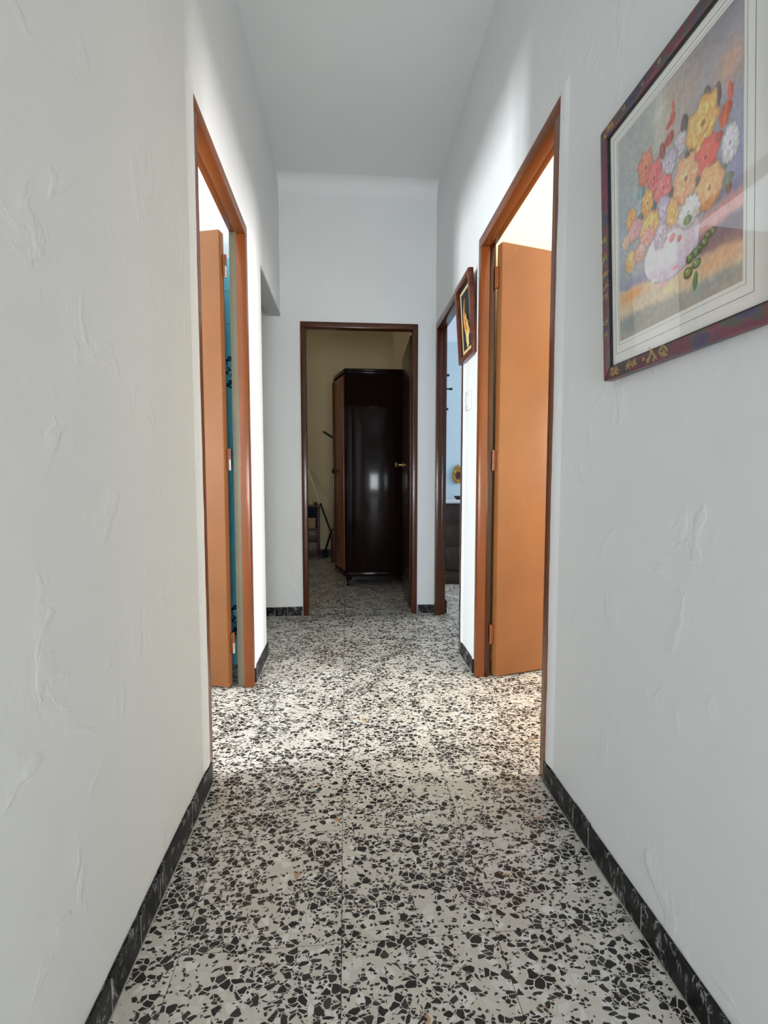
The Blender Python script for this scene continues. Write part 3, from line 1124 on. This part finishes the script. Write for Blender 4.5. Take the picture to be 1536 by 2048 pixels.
me.polygons.foreach_set('loop_start', np.arange(0, quads.size, 4))
me.update(calc_edges=True)
IMG = np.clip(IMG * 1.16 + 8, 0, 252)
lin = np.where(IMG / 255 <= .04045, IMG / 255 / 12.92, ((IMG / 255 + .055) / 1.055) ** 2.4)
vi = np.clip(idx // (GW + 1), 0, GH - 1), np.clip(idx % (GW + 1), 0, GW - 1)
vc = lin[vi[0].ravel(), vi[1].ravel()]
att = me.color_attributes.new('ink', 'FLOAT_COLOR', 'POINT')
att.data.foreach_set('color', np.concatenate([vc, np.ones((len(vc), 1))], 1).ravel())
me.materials.append(M['ink'])
pr = bpy.data.objects.new('print', me)
COL.objects.link(pr)
pr.parent = fp
lpart(box('glass_pane', (.0275, .0275, .0165), (PW - .0275, PH - .0275, .0180), M['glass'], fp))
# gold leaf sprigs stamped on the frame
random.seed(21)


def sprig(cx, cy, size, ang, rail):
    bm = bmesh.new()
    size *= 1.35
    for k in range(random.randint(6, 10)):
        a = ang + random.uniform(-1.2, 1.2)
        L = size * random.uniform(.5, 1.1)
        wd = size * random.uniform(.09, .17)
        bx, by = cx + random.uniform(-.5, .5) * size, cy + random.uniform(-.3, .3) * size
        d = Vector((math.cos(a), math.sin(a)))
        n = Vector((-d.y, d.x))
        pts = [Vector((bx, by)) - d * L * .5, Vector((bx, by)) + n * wd, Vector((bx, by)) + d * L * .6, Vector((bx, by)) - n * wd * .6]
        pts = [Vector((min(max(p.x, .002), PW - .002), min(max(p.y, .002), PH - .002))) for p in pts]
        bm.faces.new([bm.verts.new((p.x, p.y, .0223)) for p in pts])
    bmesh.ops.solidify(bm, geom=bm.faces[:], thickness=.0003)
    o = finish('gold_sprig', bm, M['gold_leaf'], rail)
    o.matrix_parent_inverse = Matrix.Identity(4)


for cx, sz in ((.045, .018), (.052, .012), (.10, .014), (.115, .012), (.15, .008), (.175, .022), (.205, .018)):
    sprig(cx, .013, sz, random.uniform(.5, 2.2), rails[0])
for cy, sz in ((.18, .012), (.20, .016), (.225, .014), (.26, .016), (.10, .01), (.125, .012), (.30, .012)):
    sprig(.013, cy, sz, random.uniform(.8, 2.4), rails[3])
for cx, sz in ((.03, .016), (.045, .012), (.09, .008), (.15, .006), (.20, .008)):
    sprig(cx, PH - .013, sz, random.uniform(.5, 2.2), rails[2])

# --- small straw picture leaning out from the wall strip
SW, SH = .272, .372
sp = wall_panel('framed_straw_picture', 'small dark wooden box frame with a straw crescent and robed figure on black', 'picture', (0.5995, 2.468, 1.492), math.radians(3.9))
frame_rails(sp, SW, SH, .024, .024, M['small_frame'], bev=.002)
lpart(box('backing', (.006, .006, .001), (SW - .006, SH - .006, .006), M['black_cloth'], sp))
b0 = .040
lpart(boxes('straw_border', [((b0, b0, .006), (b0 + .013, SH - b0, .0075)), ((SW - b0 - .013, b0, .006), (SW - b0, SH - b0, .0075)), ((b0 + .013, b0, .006), (SW - b0 - .013, b0 + .013, .0075)), ((b0 + .013, SH - b0 - .013, .006), (SW - b0 - .013, SH - b0, .0075))], M['straw'], sp))
# crescent
cpts = []
for i in range(15):
    t = i / 14
    cpts.append((.150 - .062 * math.sin(PI * (.12 + .80 * t)) - .012 * (1 - t), .292 - .205 * t))
inner = []
for i in range(15):
    t = i / 14
    inner.append((.150 - (.062 - .024 * math.sin(PI * t) ** .8) * math.sin(PI * (.12 + .80 * t)) - .012 * (1 - t), .292 - .205 * t))
lpart(prism('straw_crescent', cpts + inner[-2:0:-1], lambda a, b, d: (a, b, .0061 + d), .002, M['straw_gold'], sp))
fx = .142
lpart(prism('straw_robe', [(fx - .016, .178), (fx + .004, .186), (fx + .022, .176), (fx + .030, .150), (fx + .034, .110), (fx + .022, .096), (fx + .026, .060), (fx + .012, .066), (fx + .008, .046), (fx - .002, .064), (fx - .012, .056), (fx - .014, .078), (fx - .022, .090), (fx - .020, .130), (fx - .026, .150)], lambda a, b, d: (a, b, .0083 + d), .002, M['straw'], sp))
lpart(prism('straw_arm', [(fx - .024, .168), (fx - .008, .172), (fx + .010, .140), (fx + .004, .120), (fx - .010, .140), (fx - .030, .146)], lambda a, b, d: (a, b, .0105 + d), .0015, M['straw_shade'], sp))
lpart(prism('straw_sleeve', [(fx + .016, .160), (fx + .034, .152), (fx + .052, .128), (fx + .056, .106), (fx + .040, .112), (fx + .026, .132)], lambda a, b, d: (a, b, .0105 + d), .0015, M['straw_gold'], sp))
lpart(prism('straw_head', [(fx - .006 + .011 * math.cos(2 * PI * k / 14), .196 + .014 * math.sin(2 * PI * k / 14)) for k in range(14)], lambda a, b, d: (a, b, .0083 + d), .003, M['straw'], sp))
lpart(prism('straw_hair', [(fx - .014, .208), (fx + .002, .216), (fx + .012, .204), (fx + .016, .180), (fx + .020, .160), (fx + .010, .172), (fx + .006, .196), (fx - .004, .206)], lambda a, b, d: (a, b, .0116 + d), .0015, M['straw_shade'], sp))

# --- light switch on the strip between the two right-hand doorways
sw = thing('light_switch', 'white light switch on the wall strip below the small straw picture', 'switch', (XR, 2.35, 1.30))
box('plate', (XR - .009, 2.300, 1.250), (XR, 2.392, 1.342), M['plastic'], sw, .004)
box('rocker', (XR - .014, 2.322, 1.270), (XR - .009, 2.370, 1.322), M['plastic'], sw, .003)

# ------------------------------------------------------------------ far room
WY0, WY1 = 4.10, 5.28
front = [(0.0, WY0), (-.088, WY0 + .30), (-.098, WY0 + .62), (-.088, WY0 + .90), (0.0, WY1)]
wd = thing('wardrobe', 'tall dark polished wooden wardrobe seen from its side through the far doorway', 'wardrobe', (.28, 4.7, 0))


def plan(off):
    return [(.555, WY0 - off), (0 - off * .6, WY0 - off)] + [(x - off, y) for x, y in front[1:-1]] + [(0 - off * .6, WY1 + off), (.555, WY1 + off)]


ext = lambda z: (lambda a, b, d: (a, b, z + d))
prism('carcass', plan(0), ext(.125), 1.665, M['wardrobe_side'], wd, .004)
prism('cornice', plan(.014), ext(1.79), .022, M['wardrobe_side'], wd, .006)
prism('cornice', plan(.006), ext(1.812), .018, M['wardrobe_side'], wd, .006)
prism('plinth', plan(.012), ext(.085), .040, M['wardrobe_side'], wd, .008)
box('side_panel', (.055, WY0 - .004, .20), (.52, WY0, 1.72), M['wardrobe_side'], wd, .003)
for (xx, yy) in ((.03, WY0 + .03), (.52, WY0 + .03), (.0, WY1 - .05), (.52, WY1 - .05)):
    lathe('foot', [(.022, 0), (.028, .008), (.020, .03), (.030, .06), (.036, .085)], M['wardrobe_side'], wd, origin=(xx, yy, 0))
prism('apron', [(.02, .0), (.05, .0), (.07, .05), (.14, .062), (.28, .050), (.42, .062), (.48, .05), (.50, .0), (.53, .0), (.53, .087), (.02, .087)], lambda a, b, d: (a, WY0 + .004 + d, b), .018, M['wardrobe_side'], wd)
for k, (p, q) in enumerate(((front[0], front[1]), (front[1], front[3]), (front[3], front[4]))):
    P, Q = Vector(p), Vector(q)
    d = (Q - P).normalized()
    n = Vector((-d.y, d.x))
    if n.x > 0:
        n = -n
    a, b = P + d * .012, Q - d * .008
    off = .014 if k == 1 else .002
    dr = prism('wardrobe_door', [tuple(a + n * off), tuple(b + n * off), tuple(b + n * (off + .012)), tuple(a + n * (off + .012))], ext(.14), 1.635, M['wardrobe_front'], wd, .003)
    if k == 0:
        kp = P + d * .255 + n * (off + .012)
        lathe('door_handle', [(.006, 0), (.005, .014), (.016, .018), (.026, .026), (.018, .034)], M['black_metal'], dr, axis=(n.x, n.y, 0), origin=(kp.x, kp.y, .985))
        ks = P + d * .255 + n * (off + .012)
        lathe('keyhole_plate', [(.007, 0), (.007, .003)], M['black_metal'], dr, axis=(n.x, n.y, 0), origin=(ks.x, ks.y, 1.04))

ns = thing('nightstand', 'small wooden nightstand with an open niche against the far wall', 'nightstand', (-.47, 5.66, 0))
NX0, NX1, NY0, NY1 = -.665, -.306, 5.55, 5.785
box('side_panel', (NX0, NY0, 0.0), (NX0 + .018, NY1, .595), M['nightstand'], ns, .002)
box('side_panel', (NX1 - .018, NY0, 0.0), (NX1, NY1, .595), M['nightstand'], ns, .002)
box('top', (NX0 - .008, NY0 - .010, .595), (NX1 + .008, NY1, .612), M['nightstand'], ns, .003)
box('niche_floor', (NX0 + .018, NY0 + .003, .340), (NX1 - .018, NY1, .356), M['nightstand'], ns, .002)
box('niche_back', (NX0 + .018, NY1 - .012, .356), (NX1 - .018, NY1 - .004, .595), M['niche'], ns)
dw = box('drawer', (NX0 + .020, NY0 - .004, .205), (NX1 - .020, NY0 + .14, .336), M['nightstand'], ns, .003)
lathe('drawer_knob', [(.006, 0), (.005, .010), (.011, .014), (.008, .020)], M['brass'], dw, axis=(0, -1, 0), origin=((NX0 + NX1) / 2, NY0 - .004, .27))
nd = box('cabinet_door', (NX0 + .020, NY0 - .004, .030), (NX1 - .020, NY0 + .012, .198), M['nightstand'], ns, .003)
lathe('door_knob', [(.006, 0), (.005, .010), (.011, .014), (.008, .020)], M['brass'], nd, axis=(0, -1, 0), origin=((NX0 + NX1) / 2 + .09, NY0 - .004, .12))
box('niche_underside', (NX0 + .018, NY0 + .02, .0), (NX1 - .018, NY1 - .01, .028), M['nightstand'], ns)

cb = thing('cardboard_box', 'small pale cardboard box inside the nightstand niche', 'box', (-.39, 5.62, .356))
box('carton', (-.455, 5.565, .3565), (-.345, 5.66, .462), M['card'], cb, .002)
box('lid_flap', (-.457, 5.562, .458), (-.343, 5.663, .470), M['card'], cb, .002)

fg = thing('cream_ornament', 'tiny cream china ornament on top of the nightstand', 'ornament', (-.405, 5.64, .612))
lathe('body', [(.018, 0), (.026, .010), (.024, .026), (.012, .038), (.010, .044)], M['cream_glaze'], fg, origin=(-.392, 5.64, .6122))
lathe('cap', [(.011, 0), (.013, .006), (.006, .014)], M['cream_glaze'], fg, origin=(-.392, 5.64, .6562))
dd = thing('dark_pot', 'tiny dark pot beside the cream ornament on the nightstand', 'pot', (-.365, 5.66, .612))
lathe('pot', [(.014, 0), (.018, .012), (.015, .022), (.017, .026)], M['wardrobe_front'], dd, origin=(-.345, 5.66, .6122))
lathe('pot_lid', [(.017, 0), (.010, .006), (.004, .012)], M['wardrobe_front'], dd, origin=(-.345, 5.66, .6384))

mp = thing('mop', 'long thin mop handle leaning against the far wall beside the nightstand', 'mop', (-.09, 5.60, 0))
A, B = Vector((-.080, 5.62, .035)), Vector((-.440, 5.786, 1.030))
tube('handle', [A.lerp(B, .52), B], .009, M['mop_metal'], mp)
tube('shaded_handle', [A, A.lerp(B, .60)], .010, M['black_metal'], mp)  # lower length of the same pole, its shade put into a black colour
lathe('mop_head', [(.03, 0), (.045, .006), (.04, .03), (.02, .05), (.011, .07)], M['black_cloth'], mp, origin=(-.080, 5.62, 0.0))

st = thing('shadow_stick', 'short dark broom standing in for a shadow between box and far wall', 'stick', (-.20, 5.62, 0))  # solid dark piece added in place of a shadow on wall and skirting
tube('handle', [(-.245, 5.71, .055), (-.178, 5.62, .280)], .011, M['black_metal'], st)
boxes('stick_base', [((-.283, 5.685, .0005), (-.205, 5.745, .060))], M['black_cloth'], st, .01)

bx = thing('lidded_box', 'dark lidded wooden box standing behind the wardrobe by the far wall', 'box', (-.06, 5.42, 0))
box('body', (-.165, 5.32, .0), (.02, 5.50, .262), M['dresser_wood'], bx, .004)
box('lid', (-.170, 5.315, .264), (.025, 5.505, .290), M['dresser_wood'], bx, .004)
boxes('lid_edge', [((-.172, 5.313, .270), (.027, 5.507, .276))], M['nightstand'], bx, .001)
pk = thing('pink_bundle', 'small pinkish cloth bundle with a dark strap on the lidded box', 'bundle', (-.10, 5.42, .29))
lathe('cloth', [(.030, 0), (.046, .012), (.048, .030), (.036, .050), (.014, .060)], M['pink'], pk, origin=(-.105, 5.42, .2905))
tube('strap', [(-.15, 5.40, .297), (-.155, 5.40, .34), (-.12, 5.41, .385), (-.07, 5.42, .40), (-.055, 5.43, .296)], .009, M['black_metal'], pk)

cs = thing('coat_stand', 'dark coat stand hidden behind the wardrobe with one slanting arm showing', 'coat stand', (.21, 5.60, 0))
CX, CY = .21, 5.60
tube('post', [(CX, CY, .0), (CX, CY, 1.62)], .016, M['dresser_wood'], cs)
lathe('finial', [(.014, 0), (.026, .014), (.020, .034), (.006, .046)], M['dresser_wood'], cs, origin=(CX, CY, 1.62))
tube('arm', [(CX, CY, 1.170), (-.248, CY, 1.450)], .0125, M['black_metal'], cs)
tube('arm', [(CX, CY, 1.30), (CX + .24, CY, 1.45)], .0125, M['black_metal'], cs)
for k in range(3):
    a = PI / 2 + k * 2 * PI / 3
    tube('foot', [(CX, CY, .06), (CX + .08 * math.cos(a), CY + .08 * math.sin(a), .035), (CX + .15 * math.cos(a), CY + .15 * math.sin(a), .011)], .011, M['dresser_wood'], cs)

# ------------------------------------------------------------------ blue room
dz = thing('dresser', 'dark wooden dresser with a white marble top in the blue room', 'dresser', (1.30, 4.33, 0))
DX0, DX1, DY0, DY1 = .835, 1.80, 4.13, 4.54
box('carcass', (DX0, DY0, .11), (DX1, DY1, .705), M['dresser_wood'], dz, .004)
box('plinth', (DX0 - .006, DY0 - .012, .0), (DX1 + .006, DY1, .095), M['dresser_wood'], dz, .004)
box('plinth_moulding', (DX0 - .010, DY0 - .016, .095), (DX1 + .010, DY1, .113), M['dresser_wood'], dz, .005)
box('marble_top', (DX0 - .012, DY0 - .018, .705), (DX1 + .012, DY1 + .005, .728), M['white_stone'], dz, .005)
for k, (z0, z1) in enumerate(((.135, .33), (.34, .52), (.53, .69))):
    for (x0, x1) in ((DX0 + .03, (DX0 + DX1) / 2 - .006), ((DX0 + DX1) / 2 + .006, DX1 - .03)):
        dd_ = box('drawer', (x0, DY0 - .012, z0), (x1, DY0 + .01, z1), M['dresser_wood'], dz, .004)
        lathe('drawer_knob', [(.007, 0), (.006, .010), (.013, .015), (.009, .022)], M['brass'], dd_, axis=(0, -1, 0), origin=((x0 + x1) / 2 + .04, DY0 - .012, (z0 + z1) / 2))
bw = thing('dark_dish', 'small dark dish on the right of the white dresser top', 'dish', (1.035, 4.40, .728))
lathe('dish', [(.02, 0), (.026, .004), (.044, .022), (.048, .032), (.044, .032), (.036, .020)], M['dresser_wood'], bw, origin=(1.035, 4.38, .7282))
lathe('foot_ring', [(.022, 0), (.024, .003), (.020, .004)], M['black_metal'], bw, origin=(1.035, 4.38, .7281))

md = thing('gilt_wall_mirror', 'small ornate gilt oval frame hanging on the blue wall above the dresser', 'frame', (1.062, 4.55, .95))
MC = Vector((1.062, 4.548, .948))
bm = bmesh.new()
NK, NR = 48, 8
rings = []
for i in range(NK):
    t = 2 * PI * i / NK
    sc = 1 + .13 * math.cos(10 * t) + .06 * math.cos(20 * t + .6)
    ring = []
    for k in range(NR):
        q = 2 * PI * k / NR
        rr = .040 * sc + .014 * math.cos(q)
        ring.append(bm.verts.new((MC.x + rr * math.sin(t) * 1.0, MC.y - .012 - .010 * math.sin(q), MC.z + rr * 1.28 * math.cos(t))))
    rings.append(ring)
for i in range(NK):
    a, b = rings[i], rings[(i + 1) % NK]
    for k in range(NR):
        bm.faces.new((a[k], a[(k + 1) % NR], b[(k + 1) % NR], b[k]))
finish('gilt_frame', bm, M['gold'], md, smooth=True)
bm = bmesh.new()
for k in range(-2, 3):
    cx, cz = MC.x + k * .012, MC.z + .076 + .028 * (1 - abs(k) / 2.2)
    bm_tube(bm, [(cx * 1 - k * .004, MC.y - .006, MC.z + .052), (cx, MC.y - .014, (cz + MC.z + .06) / 2), (cx + k * .003, MC.y - .010, cz + .006)], [.007, .008, .003], 8)
finish('crest', bm, M['gold'], md, smooth=True)
bm = bmesh.new()
for k in (-1, 1):
    bm_tube(bm, [(MC.x, MC.y - .008, MC.z - .058), (MC.x + k * .014, MC.y - .012, MC.z - .070), (MC.x + k * .024, MC.y - .010, MC.z - .060)], [.008, .007, .003], 8)
finish('drop', bm, M['gold'], md, smooth=True)
prism('portrait', [(MC.x + .031 * math.cos(2 * PI * k / 28), MC.z + .041 * math.sin(2 * PI * k / 28)) for k in range(28)], lambda a, b, d: (a, MC.y - .001 - d, b), .008, M['portrait'], md)

ck = thing('coat_rack', 'dark coat rack of three pegs just inside the blue room doorway', 'coat rack', (XR + .07, 3.60, 1.55))
box('board', (XR + .07, 3.55, 1.40), (XR + .085, 3.66, 1.72), M['dresser_wood'], ck, .003)
for z, L in ((1.682, .098), (1.582, .122), (1.435, .092)):
    o = lathe('peg', [(.007, 0), (.006, L - .022 - .015), (.009, L - .018 - .015), (.009, L - .015), (.006, L - .012)], M['black_metal'], ck, axis=(1, 0, 0), origin=(XR + .085, 3.60, z), seg=12)
